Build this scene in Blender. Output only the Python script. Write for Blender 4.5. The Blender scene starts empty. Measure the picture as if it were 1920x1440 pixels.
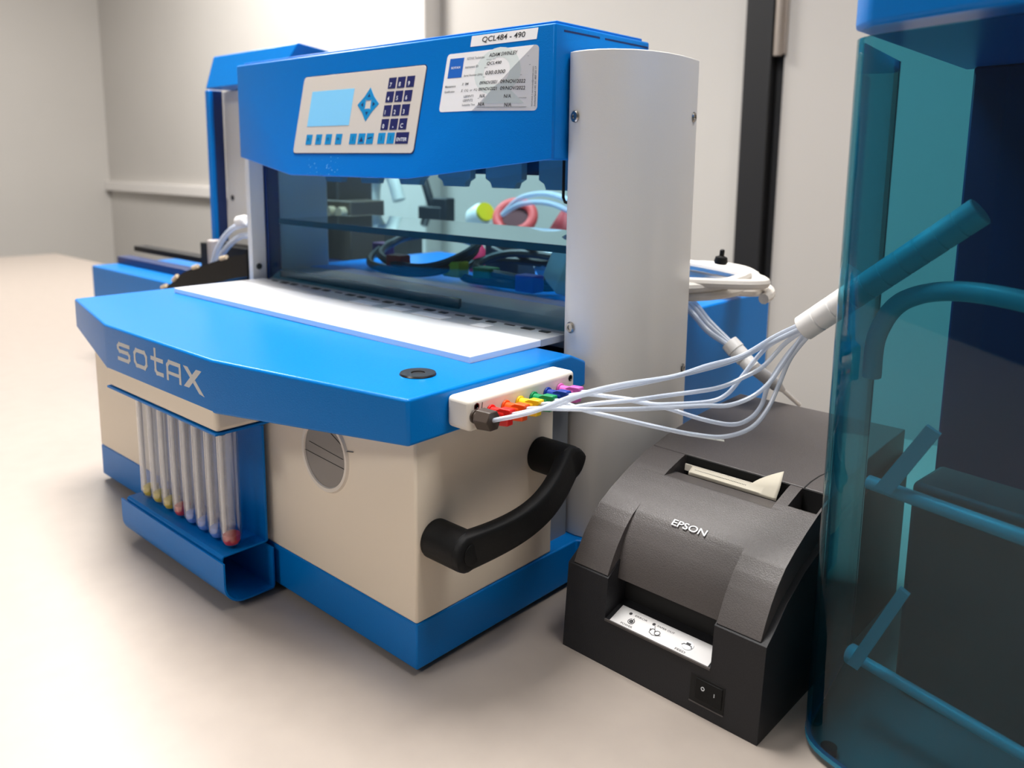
import bpy, bmesh, math, random
from mathutils import Vector, Matrix
random.seed(7)
S = 0.01                      # everything below is written in centimetres
C = bpy.context.scene.collection
scn = bpy.context.scene

# ---------------------------------------------------------------- camera
cd = bpy.data.cameras.new('camera'); cam = bpy.data.objects.new('camera', cd); C.objects.link(cam)
YAW, PIT, ROL = 0.731247414, 0.160592479, 0.010852672
fwd = Vector((-math.sin(YAW)*math.cos(PIT), math.cos(YAW)*math.cos(PIT), -math.sin(PIT)))
rgt = Vector((math.cos(YAW), math.sin(YAW), 0)); up = rgt.cross(fwd)
r2 = math.cos(ROL)*rgt + math.sin(ROL)*up; u2 = -math.sin(ROL)*rgt + math.cos(ROL)*up
M = Matrix((r2, u2, -fwd)).transposed().to_4x4(); M.translation = Vector((40.26, -35.16, 36.5))*S
cam.matrix_world = M
cd.sensor_width = 36; cd.lens = 1525.64/1920*36; cd.shift_y = (552.334-720)/1920
cd.clip_start = 0.01; cd.clip_end = 50
cd.dof.use_dof = True; cd.dof.focus_distance = 0.60; cd.dof.aperture_fstop = 7.0
scn.camera = cam

# ---------------------------------------------------------------- light
w = bpy.data.worlds.new('world'); scn.world = w; w.use_nodes = True
w.node_tree.nodes['Background'].inputs[0].default_value = (0.93, 0.96, 1.0, 1)
w.node_tree.nodes['Background'].inputs[1].default_value = 0.10
def area(name, loc, sx, sy, power, spread=180, col=(1, .97, .93), rot=(0, 0, 0)):
    l = bpy.data.lights.new(name, 'AREA'); l.shape = 'RECTANGLE'; l.size = sx*S; l.size_y = sy*S
    l.energy = power; l.color = col; l.spread = math.radians(spread)
    o = bpy.data.objects.new(name, l); C.objects.link(o); o.location = Vector(loc)*S; o.rotation_euler = rot
    return o
area('ceiling_lamp_light', (-45, 17, 176), 60, 60, 15.5, 118)
area('ceiling_lamp_light', (75, 14, 176), 60, 60, 5.5, 120)
area('ceiling_lamp_light', (-215, 50, 176), 60, 60, 44)  # unseen lamp, added to brighten the left of the back wall
area('ceiling_lamp_light', (-40, -190, 176), 60, 60, 9)
scn.view_settings.view_transform = 'Standard'; scn.view_settings.look = 'None'
scn.view_settings.gamma = 1; scn.view_settings.use_curve_mapping = False
scn.view_settings.exposure = 0.38

# ---------------------------------------------------------------- materials
def lin(c):
    return tuple((v/255/12.92 if v/255 <= .04045 else ((v/255+.055)/1.055)**2.4) for v in c)
def mat(name, rgb, rough=.5, metal=0, bump=0, bscale=300, spec=.5, noise=0, emit=0, coat=0):
    m = bpy.data.materials.new(name); m.use_nodes = True
    nt = m.node_tree; b = nt.nodes['Principled BSDF']
    c = (*lin(rgb), 1)
    b.inputs['Base Color'].default_value = c
    b.inputs['Roughness'].default_value = rough; b.inputs['Metallic'].default_value = metal
    b.inputs['Specular IOR Level'].default_value = spec
    b.inputs['Coat Weight'].default_value = coat
    if emit:
        b.inputs['Emission Color'].default_value = c; b.inputs['Emission Strength'].default_value = emit
    if bump or noise:
        tc = nt.nodes.new('ShaderNodeTexCoord')
        n = nt.nodes.new('ShaderNodeTexNoise'); n.inputs['Scale'].default_value = bscale; n.inputs['Detail'].default_value = 3
        nt.links.new(tc.outputs['Object'], n.inputs['Vector'])
        if bump:
            bp = nt.nodes.new('ShaderNodeBump'); bp.inputs['Strength'].default_value = bump; bp.inputs['Distance'].default_value = .0006
            nt.links.new(n.outputs['Fac'], bp.inputs['Height']); nt.links.new(bp.outputs['Normal'], b.inputs['Normal'])
        if noise:
            r = nt.nodes.new('ShaderNodeValToRGB')
            r.color_ramp.elements[0].position = .35; r.color_ramp.elements[1].position = .65
            r.color_ramp.elements[0].color = (*[v*(1-noise) for v in c[:3]], 1)
            r.color_ramp.elements[1].color = (*[min(1, v*(1+noise)) for v in c[:3]], 1)
            nt.links.new(n.outputs['Fac'], r.inputs['Fac']); nt.links.new(r.outputs['Color'], b.inputs['Base Color'])
    return m
def thin(name, tint, rough=.02, refl=1.0, ior=1.45):
    """clear sheet: tinted straight-through light plus a fresnel reflection"""
    m = bpy.data.materials.new(name); m.use_nodes = True; nt = m.node_tree
    nt.nodes.remove(nt.nodes['Principled BSDF']); out = nt.nodes['Material Output']
    t = nt.nodes.new('ShaderNodeBsdfTransparent'); t.inputs[0].default_value = (*tint, 1)
    g = nt.nodes.new('ShaderNodeBsdfGlossy'); g.inputs['Roughness'].default_value = rough
    lw = nt.nodes.new('ShaderNodeLayerWeight'); lw.inputs['Blend'].default_value = .5      # facing = 1 - cos, same on both sides of a sheet
    pw = nt.nodes.new('ShaderNodeMath'); pw.operation = 'POWER'; pw.inputs[1].default_value = 5
    f = nt.nodes.new('ShaderNodeMath'); f.operation = 'MULTIPLY_ADD'; f.inputs[1].default_value = .96; f.inputs[2].default_value = .04
    nt.links.new(lw.outputs['Facing'], pw.inputs[0]); nt.links.new(pw.outputs[0], f.inputs[0])
    mu = nt.nodes.new('ShaderNodeMath'); mu.operation = 'MULTIPLY'; mu.inputs[1].default_value = refl; mu.use_clamp = True
    mx = nt.nodes.new('ShaderNodeMixShader')
    nt.links.new(f.outputs[0], mu.inputs[0]); nt.links.new(mu.outputs[0], mx.inputs[0])
    nt.links.new(t.outputs[0], mx.inputs[1]); nt.links.new(g.outputs[0], mx.inputs[2]); nt.links.new(mx.outputs[0], out.inputs[0])
    return m
def milky(name, rgb, alpha, rough=.3):
    m = mat(name, rgb, rough); m.node_tree.nodes['Principled BSDF'].inputs['Alpha'].default_value = alpha
    return m
BLUE = mat('blue_powder_coat', (0, 118, 202), .30, bump=.22, bscale=900, spec=.2)
NAVY = mat('navy_metal', (6, 38, 90), .45)
CREAM = mat('cream_powder_coat', (238, 224, 205), .45, bump=.10, bscale=900)
COLM = mat('pale_grey_coat', (222, 218, 212), .30, bump=.10, bscale=800)
PLATE = mat('white_acrylic', (240, 240, 242), .18)
GREYM = mat('brushed_grey', (128, 132, 138), .38)
DARK = mat('dark_slot', (14, 15, 17), .6)
BLACK = mat('black_plastic', (15, 15, 16), .55, bump=.2, bscale=600, spec=.25)
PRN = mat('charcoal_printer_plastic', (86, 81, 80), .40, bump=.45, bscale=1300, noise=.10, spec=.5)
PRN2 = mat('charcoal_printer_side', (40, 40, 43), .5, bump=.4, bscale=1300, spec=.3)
HOLE = mat('black_recess', (7, 7, 8), .7)
STEEL = mat('stainless_steel', (170, 165, 158), .28, metal=1)
STEELD = mat('dark_steel', (95, 92, 90), .35, metal=1)
POM = mat('white_plastic_block', (236, 228, 216), .4)
LAB = mat('label_white', (224, 222, 222), .35)
PANEL = mat('keypad_foil', (205, 196, 186), .35)
LCD = mat('lcd_backlit', (120, 188, 226), .25, emit=.12)
KEYD = mat('key_navy', (24, 30, 88), .35)
KEYB = mat('key_blue', (0, 132, 190), .35)
INK = mat('black_ink', (20, 20, 24), .5)
INKG = mat('grey_ink', (110, 112, 114), .5)
WMK = mat('watermark_grey', (204, 211, 209), .35)
WHT = mat('white_print', (226, 228, 232), .45)
SILV = mat('silver_print', (205, 205, 205), .4)
LBLUE = mat('label_blue', (0, 90, 180), .4)
TINT = thin('blue_tinted_acrylic', (.66, .87, .94), refl=.8)
TINTS = thin('blue_tinted_shelf', (.70, .82, .87), refl=2.2, rough=.03)
EDGE = mat('acrylic_cut_edge', (10, 70, 88), .15)
TEAL = thin('teal_acrylic', (.25, .61, .71), refl=.9)
TEALE = mat('teal_edge', (20, 130, 165), .12)
GLASS = thin('clear_glass_tube', (.93, .95, .98), refl=2.6, rough=.05)
TUBE = milky('translucent_tubing', (222, 232, 248), .62, .2)
WRAP = mat('white_cable_wrap', (238, 236, 234), .35)
HOSE = mat('grey_hose', (196, 196, 198), .4)
CABLE = mat('off_white_cable', (220, 214, 206), .45)
PAPER = mat('receipt_paper', (222, 214, 196), .7)
WALL = mat('wall_paint', (206, 202, 197), .7, noise=.015, bscale=2)
WALLW = mat('white_trim', (236, 232, 228), .5)
DOORM = mat('door_laminate', (200, 195, 190), .45)
FRAME = mat('black_door_frame', (34, 34, 36), .5)
BENCH = mat('bench_laminate', (166, 155, 146), .42, noise=.02, bscale=40)
FLOOR = mat('floor_vinyl', (120, 120, 122), .5, noise=.05, bscale=12)
CEIL = mat('ceiling_tile', (225, 225, 222), .8)
LAMP = mat('lamp_diffuser', (255, 252, 245), .5, emit=5)
COLS = dict(brown=mat('dark_brown_peek', (66, 54, 46), .45), red=mat('red_plastic', (228, 22, 18), .35),
            orange=mat('orange_plastic', (240, 84, 12), .35), yellow=mat('yellow_plastic', (244, 200, 28), .35),
            green=mat('green_plastic', (0, 140, 84), .35), blue=mat('royal_blue_plastic', (20, 56, 152), .35),
            pink=mat('pink_plastic', (212, 98, 180), .35))
REDC = mat('coral_rubber', (232, 90, 88), .5)
TAGS = {'purple': mat('purple_tag', (92, 34, 92), .5), 'red': mat('dark_red_tag', (190, 44, 40), .5),
        'yellow': mat('yellow_tag', (214, 200, 30), .5), 'green': mat('green_tag', (20, 130, 70), .5), 'blue': mat('blue_tag', (30, 60, 190), .5)}
CAPR = mat('red_cap', (214, 48, 42), .4); CAPB = mat('pale_blue_cap', (104, 146, 226), .4); CAPY = mat('yellow_cap', (226, 196, 20), .4)
DGREY = mat('dark_grey_housing', (74, 72, 74), .5)
BRASS = mat('tan_clip', (206, 188, 160), .4)

# ---------------------------------------------------------------- mesh helpers (cm)
class MB:
    def __init__(s): s.v = []; s.f = []
    def add(s, vs, fs):
        b = len(s.v); s.v += [tuple(v) for v in vs]; s.f += [tuple(b+i for i in f) for f in fs]; return s
    def box(s, x0, x1, y0, y1, z0, z1):
        return s.add([(x, y, z) for z in (z0, z1) for y in (y0, y1) for x in (x0, x1)],
                     [(0, 2, 3, 1), (4, 5, 7, 6), (0, 1, 5, 4), (2, 6, 7, 3), (0, 4, 6, 2), (1, 3, 7, 5)])
    def prism(s, poly, a, b, axis='z'):
        def P(p, t): return {'z': (p[0], p[1], t), 'x': (t, p[0], p[1]), 'y': (p[0], t, p[1])}[axis]
        n = len(poly)
        return s.add([P(p, a) for p in poly]+[P(p, b) for p in poly],
                     [tuple(range(n))[::-1], tuple(range(n, 2*n))]+[(i, (i+1) % n, (i+1) % n+n, i+n) for i in range(n)])
    def tube(s, path, r, seg=10, cap=True, closed=False):
        P = [Vector(p) for p in path]; n = len(P)
        if not hasattr(r, '__len__'): r = [r]*n
        up = None; rings = []
        for i, p in enumerate(P):
            if closed: t = (P[(i+1) % n]-P[i-1])
            else: t = (P[min(i+1, n-1)]-P[max(i-1, 0)])
            t.normalize()
            if up is None:
                up = Vector((0, 0, 1)) if abs(t.z) < .9 else Vector((1, 0, 0))
            a = t.cross(up).normalized(); up = a.cross(t).normalized()
            rings.append([p+r[i]*(math.cos(k*2*math.pi/seg)*a+math.sin(k*2*math.pi/seg)*up) for k in range(seg)])
        vs = [v for q in rings for v in q]; fs = []
        for i in range(n if closed else n-1):
            j = (i+1) % n
            for k in range(seg): fs.append((i*seg+k, i*seg+(k+1) % seg, j*seg+(k+1) % seg, j*seg+k))
        if cap and not closed: fs += [tuple(range(seg))[::-1], tuple((n-1)*seg+k for k in range(seg))]
        return s.add(vs, fs)
    def cyl(s, p0, p1, r, r1=None, seg=28): return s.tube([p0, p1], [r, r if r1 is None else r1], seg)
    def lathe(s, prof, o, ax=(0, 0, 1), seg=32, caps=True):
        ax = Vector(ax).normalized(); h = Vector((1, 0, 0)) if abs(ax.x) < .8 else Vector((0, 1, 0))
        a = ax.cross(h).normalized(); b = ax.cross(a); o = Vector(o); n = len(prof)
        vs = [o+ax*z+r*(math.cos(k*2*math.pi/seg)*a+math.sin(k*2*math.pi/seg)*b) for r, z in prof for k in range(seg)]
        fs = [(i*seg+k, i*seg+(k+1) % seg, (i+1)*seg+(k+1) % seg, (i+1)*seg+k) for i in range(n-1) for k in range(seg)]
        if caps and prof[0][0] > 1e-6: fs.append(tuple(range(seg)))
        if caps and prof[-1][0] > 1e-6: fs.append(tuple((n-1)*seg+k for k in range(seg)))
        return s.add(vs, fs)
    def map(s, F):
        s.v = [tuple(F(*v)) for v in s.v]; return s
def mesh(name, mb, m, parent=None, off=(0, 0, 0), bevel=0, bseg=2, sub=0, angle=35):
    me = bpy.data.meshes.new(name)
    me.from_pydata([((v[0]-off[0])*S, (v[1]-off[1])*S, (v[2]-off[2])*S) for v in mb.v], [], mb.f)
    bm = bmesh.new(); bm.from_mesh(me); bmesh.ops.recalc_face_normals(bm, faces=bm.faces); bm.to_mesh(me); bm.free()
    me.shade_smooth(); me.set_sharp_from_angle(angle=math.radians(angle))
    me.materials.append(m)
    o = bpy.data.objects.new(name, me); C.objects.link(o)
    if parent: o.parent = parent
    else: o.location = Vector(off)*S
    if bevel:
        md = o.modifiers.new('bevel', 'BEVEL'); md.width = bevel*S; md.segments = bseg; md.limit_method = 'ANGLE'; md.angle_limit = math.radians(32); md.harden_normals = False
    return o
class Thing:
    def __init__(s, name, label, cat, loc, rotz=0, group=None, local=False):
        o = bpy.data.objects.new(name, None); C.objects.link(o); o.empty_display_size = .02
        o.location = Vector(loc)*S; o.rotation_euler = (0, 0, rotz); o['label'] = label; o['category'] = cat
        if group: o['group'] = group
        s.o = o; s.off = (0, 0, 0) if local else loc
    def part(s, name, mb, m, parent=None, label=None, **k):
        o = mesh(name, mb, m, parent or s.o, s.off, **k)
        if label: o['label'] = label
        return o
def single(name, mb, m, label, cat, off, group=None, **k):
    o = mesh(name, mb, m, None, off, **k); o['label'] = label; o['category'] = cat
    if group: o['group'] = group
    return o
def struct(name, mb, m, parent=None, **k):
    o = mesh(name, mb, m, parent, **k); o['kind'] = 'structure'; return o
def smooth_path(pts, n=8):
    P = [Vector(p) for p in pts]; out = []
    for i in range(len(P)-1):
        p0, p1, p2, p3 = P[max(i-1, 0)], P[i], P[i+1], P[min(i+2, len(P)-1)]
        for k in range(n):
            t = k/n; out.append(.5*((2*p1)+(-p0+p2)*t+(2*p0-5*p1+4*p2-p3)*t*t+(-p0+3*p1-3*p2+p3)*t**3))
    out.append(P[-1]); return out
_tc = {}
def text2d(s, w=None, h=None, shear=0):
    """flat lettering as (verts2d, faces), lower-left at 0,0, fitted to w x h"""
    if s not in _tc:
        c = bpy.data.curves.new('t', 'FONT'); c.body = s; c.size = 1; c.resolution_u = 4; c.offset = .012
        o = bpy.data.objects.new('t', c); C.objects.link(o)
        dg = bpy.context.evaluated_depsgraph_get(); me = bpy.data.meshes.new_from_object(o.evaluated_get(dg))
        vs = [(v.co.x, v.co.y) for v in me.vertices]; fs = [tuple(p.vertices) for p in me.polygons]
        bpy.data.objects.remove(o); bpy.data.curves.remove(c); bpy.data.meshes.remove(me); _tc[s] = (vs, fs)
    vs, fs = _tc[s]
    x0 = min(v[0] for v in vs); x1 = max(v[0] for v in vs); y0 = min(v[1] for v in vs); y1 = max(v[1] for v in vs)
    kx = (w/(x1-x0)) if w else (h/(y1-y0)); ky = (h/(y1-y0)) if h else kx
    return [((x-x0)*kx+shear*(y-y0)*ky, (y-y0)*ky) for x, y in vs], fs
def text_mb(mb, s, u, v, F, w=None, h=None, hgt=.03, shear=0, rot=0, center=False):
    vs, fs = text2d(s, w, h, shear)
    if center:
        cx = max(a[0] for a in vs)/2; cy = max(a[1] for a in vs)/2; vs = [(a-cx, b-cy) for a, b in vs]
    c, si = math.cos(rot), math.sin(rot)
    return mb.add([F(u+c*a-si*b, v+si*a+c*b, hgt) for a, b in vs], fs)
def rect(mb, u0, u1, v0, v1, F, h0=0, h1=.03, r=0, n=5):
    """slab with rounded corners lying on a mapped surface"""
    if r:
        poly = []
        for cx, cy, a0 in ((u1-r, v1-r, 0), (u0+r, v1-r, 90), (u0+r, v0+r, 180), (u1-r, v0+r, 270)):
            for k in range(n+1):
                a = math.radians(a0+90*k/n); poly.append((cx+r*math.cos(a), cy+r*math.sin(a)))
    else: poly = [(u0, v0), (u1, v0), (u1, v1), (u0, v1)]
    return slab(mb, poly, F, h0, h1)
def slab(mb, poly, F, h0=0, h1=.03):
    n = len(poly)
    return mb.add([F(u, v, h0) for u, v in poly]+[F(u, v, h1) for u, v in poly],
                  [tuple(range(n))[::-1], tuple(range(n, 2*n))]+[(i, (i+1) % n, (i+1) % n+n, i+n) for i in range(n)])
def stroke(mb, pts, wd, F, hgt=.03, h0=0):
    for q_, ((x0, y0), (x1, y1)) in enumerate(zip(pts[:-1], pts[1:])):
        d = Vector((x1-x0, y1-y0)); L = d.length or 1; d /= L; n = Vector((-d.y, d.x))*wd/2; e = d*wd/2
        a = Vector((x0, y0))-e; b = Vector((x1, y1))+e
        slab(mb, [tuple(a+n), tuple(a-n), tuple(b-n), tuple(b+n)][::-1], F, h0, hgt+.0015*q_)
    return mb

# ---------------------------------------------------------------- setting
struct('wall_back', MB().box(-420, 330, 150, 158, -90, 182), WALL)
struct('wall_left', MB().box(-428, -420, -320, 158, -90, 182), WALL)
struct('wall_right', MB().box(330, 338, -320, 158, -90, 182), WALL)
struct('floor', MB().box(-420, 330, -320, 158, -96, -90), FLOOR)
struct('ceiling', MB().box(-420, 330, -320, 158, 182, 190), CEIL)
struct('trim_1', MB().box(-195, -157.5, 143, 150.2, -90, 182), WALLW, bevel=.5)                 # boxed-in pipe casing
struct('trim_2', MB().box(-419.9, -195.2, 147, 150.2, 19.5, 24.5), WALLW, bevel=.4)             # cable trunking
dr = struct('door_1', MB().box(-41.5, 60, 147.5, 150.2, -89.5, 120), DOORM)
fr = struct('door_frame', MB().box(-50.5, -43.8, 145.5, 150.1, -90, 125).box(-43.8, -41.6, 148.6, 150.1, -90, 125), FRAME, dr, bevel=.3)
hg = MB()
hg.cyl((-42.6, 146.2, 61), (-42.6, 146.2, 75.6), .95).box(-43.6, -41.0, 146.6, 147.3, 61.4, 75.2)
struct('hinge', hg, mat('hinge_metal', (190, 178, 168), .35, metal=.6), dr, bevel=.05)
bench = Thing('lab_bench', 'long pale beige laminate worktop that carries the instruments and printer', 'bench', (-60, 5, -90))
bench.part('worktop', MB().box(-300, 150, -75, 80, -4, 0), BENCH, bevel=.3)
bench.part('panel_leg', MB().box(-299, -296, -70, 76, -90, -4), CREAM)
bench.part('panel_leg', MB().box(146, 149, -70, 76, -90, -4), CREAM)
for i, (x, y, lab) in enumerate(((-45, 17, 'square ceiling light panel above the front of the bench'), (75, 14, 'square ceiling light panel above the right end of the bench'),
                (-215, 50, 'square ceiling light panel above the left end of the bench'), (-40, -190, 'square ceiling light panel behind the camera'))):  # left panel is the added wall brightener
    t = Thing('ceiling_light', lab, 'ceiling light', (x, y, 182), group='ceiling light panels')
    t.part('frame', MB().box(x-32, x+32, y-32, y-30.2, 178, 182).box(x-32, x+32, y+30.2, y+32, 178, 182)
           .box(x-32, x-30.2, y-30.2, y+30.2, 178, 182).box(x+30.2, x+32, y-30.2, y+30.2, 178, 182), WALLW)
    t.part('diffuser', MB().box(x-30, x+30, y-30, y+30, 179.5, 180.5), LAMP)

# ---------------------------------------------------------------- main instrument
XC = -27.2
T = Thing('tablet_tester', 'large blue and cream tablet testing instrument with keypad hood, tray and black side handle', 'laboratory instrument', (XC, 15, 0))
def mir(x): return 2*XC-x
# feet and plinth
for x in (-2.5, -52):
    for y in (2.5, 28):
        T.part('foot', MB().cyl((x, y, 0), (x, y, .62), 1.4), BLACK)
b1 = 4.15
T.part('plinth', MB().prism([(0, 0), (-54.4, 0), (-54.4, 18.2), (-57.5, 19), (-57.5, 30), (-54.4, 52.6), (0.4, 52.6), (1.0, 31.5), (3.4, 31.5), (3.4, 20.5), (0.2, 18.2)], .6, b1), BLUE, bevel=.12)
T.part('body', MB().box(-54.4, 0, 0, 15.0, b1, 17.9), CREAM, bevel=.18)
T.part('inner_frame', MB().box(-53, -1.3, 15, 18.6, b1, 20.2), GREYM)
T.part('front_block', MB().prism([(-17.1, -5.4), (mir(-17.1), -5.4), (mir(-17.1), 0.3), (-17.1, 0.3)], 15.55, 17.6), CREAM, bevel=.35, bseg=4)
# round recessed window on the body front
wc = (-10.5, 0, 14.1)
T.part('window_rim', MB().lathe([(2.6, .04), (2.66, .16), (2.92, .18), (3.05, 0), (2.6, 0)], wc, (0, -1, 0), 48, False), mat('window_rim', (226, 216, 204), .3))
T.part('level_window', MB().lathe([(2.62, .04), (0, .04)], wc, (0, -1, 0), 48, False), mat('grey_window', (128, 122, 118), .3))
def FB(u, v, h): return (u, -h, v)
wl = MB()
stroke(wl, [(-13.3, 13.9), (-7.9, 13.55)], .035, FB, .07); stroke(wl, [(-12.5, 14.7), (-8.2, 14.3)], .025, FB, .07)
stroke(wl, [(-9.6, 16.0), (-8.1, 15.3)], .035, FB, .07); stroke(wl, [(-8.2, 14.95), (-6.9, 15.2)], .035, FB, .07)
T.part('window_scale', wl, INK)

# tray with chamfered corners
def tray_mesh():
    pts = [(.9, -1.36, 21.1, 17.85), (-17.3, -5.4, 21.38, 17.05), (mir(-17.3), -5.4, 21.38, 17.05), (mir(.9), -1.36, 21.1, 17.85),
           (mir(.9), 16, 21.15, 18), (mir(.9), 18.05, 20.3, 18.2), (-53.2, 18.05, 20.3, 18.2), (-1.0, 18.05, 20.3, 18.2), (.9, 18.05, 20.3, 18.2), (.9, 16, 21.15, 18)]
    m = MB(); n = len(pts)
    top = [(p[0], p[1], p[2]) for p in pts]; bot = [(p[0], p[1], p[3]) for p in pts]
    m.v = top+bot
    m.f = [(0, 1, 2, 3, 4, 9), (9, 4, 5, 6, 7, 8), tuple(range(n, 2*n))]+[(i, (i+1) % n, (i+1) % n+n, i+n) for i in range(n)]
    return m
T.part('tray', tray_mesh(), BLUE, bevel=.22, bseg=4)
T.part('cover_plate', MB().box(mir(-2.9), -2.9, 8.2, 16.7, 21.13, 21.72), PLATE, bevel=.06)
T.part('rear_strip', MB().box(mir(-2.9), -2.9, 16.7, 19.9, 21.13, 21.71), mat('grey_strip', (176, 176, 178), .3))  # rear of the plate, coloured grey for the hood's shade
T.part('round_port', MB().lathe([(0, .02), (.5, .02), (.52, .1), (.95, .12), (1.3, .12), (1.36, 0)], (-3.4, 3.3, 21.2), (0, 0, 1), 40), STEELD)
# logo on the tray front
def FL(u, v, h): return (u, -5.4-h, v)
lg = MB(); LZ = 18.45; LH = 1.7
def glyph(ch, x):
    H = LH; k = .34; W = 2.3
    if ch == 't':
        stroke(lg, [(x+.3, LZ+H+.45), (x+.3, LZ+.4), (x+.55, LZ+.17), (x+1.6, LZ+.17)], k, FL, .02); stroke(lg, [(x-.35, LZ+H-.35), (x+1.6, LZ+H-.35)], k, FL, .03)
    if ch == 'A':
        stroke(lg, [(x, LZ+.1), (x, LZ+H-.5), (x+.35, LZ+H-.17), (x+W-.1, LZ+H-.17), (x+W-.1, LZ+.1)], k, FL, .02); stroke(lg, [(x, LZ+.62), (x+W-.1, LZ+.62)], k*.8, FL, .03)
    if ch == 'X':
        slab(lg, [(x-.1, LZ+H), (x+.6, LZ+H), (x+3.2, LZ-.3), (x+2.4, LZ-.2)], FL, 0, .02)
        slab(lg, [(x-.1, LZ), (x+.75, LZ), (x+2.9, LZ+H), (x+2.05, LZ+H)], FL, 0, .03)
    if ch == 'O':
        stroke(lg, [(x+.35, LZ+.17), (x, LZ+.5), (x, LZ+H-.5), (x+.35, LZ+H-.17), (x+W-.35, LZ+H-.17), (x+W, LZ+H-.5), (x+W, LZ+.5), (x+W-.35, LZ+.17), (x+.35, LZ+.17)], k, FL, .02)
    if ch == 'S':
        stroke(lg, [(x, LZ+.17), (x+W-.3, LZ+.17), (x+W, LZ+.4), (x+W, LZ+.7), (x+W-.3, LZ+.9), (x+.3, LZ+.9), (x, LZ+1.15), (x, LZ+H-.4), (x+.3, LZ+H-.17), (x+W, LZ+H-.17)], k, FL, .02)
for ch, x in (('S', -34.3), ('O', -30.9), ('t', -27.2), ('A', -24.7), ('X', -21.8)): glyph(ch, x)
T.part('logo', lg, SILV, label='silver block letter logo')

# trough behind the plate
T.part('ledge', MB().prism([(19.9, 20.4), (20.55, 21.4), (22.3, 22.5), (27.4, 22.5), (27.4, 20.4)], mir(-2.7), -2.7, 'x'), GREYM, bevel=.12)
for i in range(7):
    x = -4.3-i*6.55
    T.part('ledge_slot', MB().box(x-1.0, x, 19.2, 19.75, 21.70, 21.78).box(x-3.1, x-1.9, 19.15, 19.8, 21.70, 21.78).box(x-5.4, x-4.2, 19.45, 19.7, 21.70, 21.76), DARK)
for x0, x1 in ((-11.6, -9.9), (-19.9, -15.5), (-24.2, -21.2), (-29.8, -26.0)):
    T.part('position_pad', MB().box(x0, x1, 16.9, 18.3, 21.7, 21.76), mat('pad_white', (236, 236, 236), .4) if x0 == -11.6 else bpy.data.materials['pad_white'])  # white rectangles painted in for window reflections
T.part('splash_rail', MB().box(-50, -17.6, 21.3, 21.7, 21.9, 22.9), EDGE)
# columns
cv = [(-2.4, 19.2), (-1.6, 18.85), (-.4, 18.78), (.7, 19.0), (1.7, 19.55), (2.8, 20.7), (3.5, 22.2), (3.85, 24.2), (3.85, 26.4), (3.6, 28.5), (3.2, 30.4), (-2.4, 30.4)]
cc = T.part('column_cover', MB().prism(cv, b1+.02, 45.5), COLM, bevel=.08)
def screw(p, n, r=.45):
    q = T.part('screw', MB().lathe([(r, 0), (r, .06), (r*.8, .16), (r*.42, .16), (r*.40, .08), (0, .08)], p, n, 24), STEEL, cc)
screw((-1.45, 18.82, 40.3), (-.2, -1, 0), .48); screw((-1.45, 18.82, 22.7), (-.2, -1, 0), .48)
screw((3.42, 29.4, 40.6), (1, .15, 0), .45); screw((3.42, 29.4, 18.1), (1, .15, 0), .42)
lc = T.part('left_column', MB().box(-52.9, -52.0, 18.7, 20.7, b1, 45.5).box(-54.2, -52.3, 20.7, 30.4, b1, 45.5), COLM, bevel=.08)
T.part('screw', MB().lathe([(.4, 0), (.36, .12), (.15, .12), (0, .05)], (-52, 19.6, 23.2), (1, 0, 0), 20), STEELD, lc)
T.part('guide_post', MB().box(-52.2, -51.6, 20.8, 22.6, b1, 45.5), NAVY, bevel=.05)
# rear housing
T.part('rear_housing', MB().box(-54.2, 1.0, 27.4, 52.6, b1, 22.5), BLUE, bevel=.2)

# hood
hp = {'a': (-51.8, 17.5, 47.64), 'b': (-2.6, 17.5, 47.64), 'c': (-2.6, 31.3, 47.64), 'd': (-51.8, 31.3, 47.64),
      'e': (-36.7, 14.68, 34.85), 'f': (-17.7, 14.68, 34.85), 'g': (-51.8, 17.5, 36.75), 'h': (-2.6, 17.5, 36.75),
      'i': (-2.6, 31.3, 36.75), 'j': (-51.8, 31.3, 36.75)}
ks = list(hp); hm = MB(); hm.v = [hp[k] for k in ks]
hm.f = [tuple(ks.index(c) for c in f) for f in ('abcd', 'abfe', 'bhf', 'age', 'ghfe'.replace('ghfe', 'efhg'), 'ghij', 'bcih', 'adjg', 'cdji')]
hood = T.part('hood', hm, BLUE, bevel=.18, bseg=3)
T.part('hood_lid', MB().prism([(-51.3, 18.2), (-3.1, 18.2), (-3.1, 30.8), (-51.3, 30.8)], 47.66, 47.95), BLUE, hood, bevel=.08)
T.part('lid_seam', MB().box(-2.62, -2.57, 18.6, 23.5, 47.05, 47.2).box(-2.62, -2.57, 24.3, 31.0, 47.05, 47.2), NAVY, hood)
th = math.atan2(17.5-14.68, 47.64-34.85); st, ct = math.sin(th), math.cos(th)
O3 = Vector((XC, 17.5, 47.64)); VV = Vector((0, st, ct)); NN = Vector((0, -ct, st)); UU = Vector((1, 0, 0))
FA = Vector((-2.6-XC, 0)); FBt = Vector((-17.7-XC, -math.hypot(17.5-14.68, 47.64-34.85)))
fd = (FBt-FA).normalized(); fp = Vector((-fd.y, fd.x));
if fp.x < 0: fp = -fp
d3 = (UU*fd.x+VV*fd.y).normalized()
q3 = Vector(hp['h'])-Vector(hp['b']); p3 = (q3-d3*q3.dot(d3)).normalized(); n3 = d3.cross(p3).normalized()
if n3.dot(NN) < 0: n3 = -n3
def FH(u, v, h):
    r = Vector((u, v))-FA; k = r.dot(fp)
    if k <= 0: return O3+UU*u+VV*v+NN*h
    return Vector(hp['b'])+d3*r.dot(fd)+p3*k+n3*h
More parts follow.
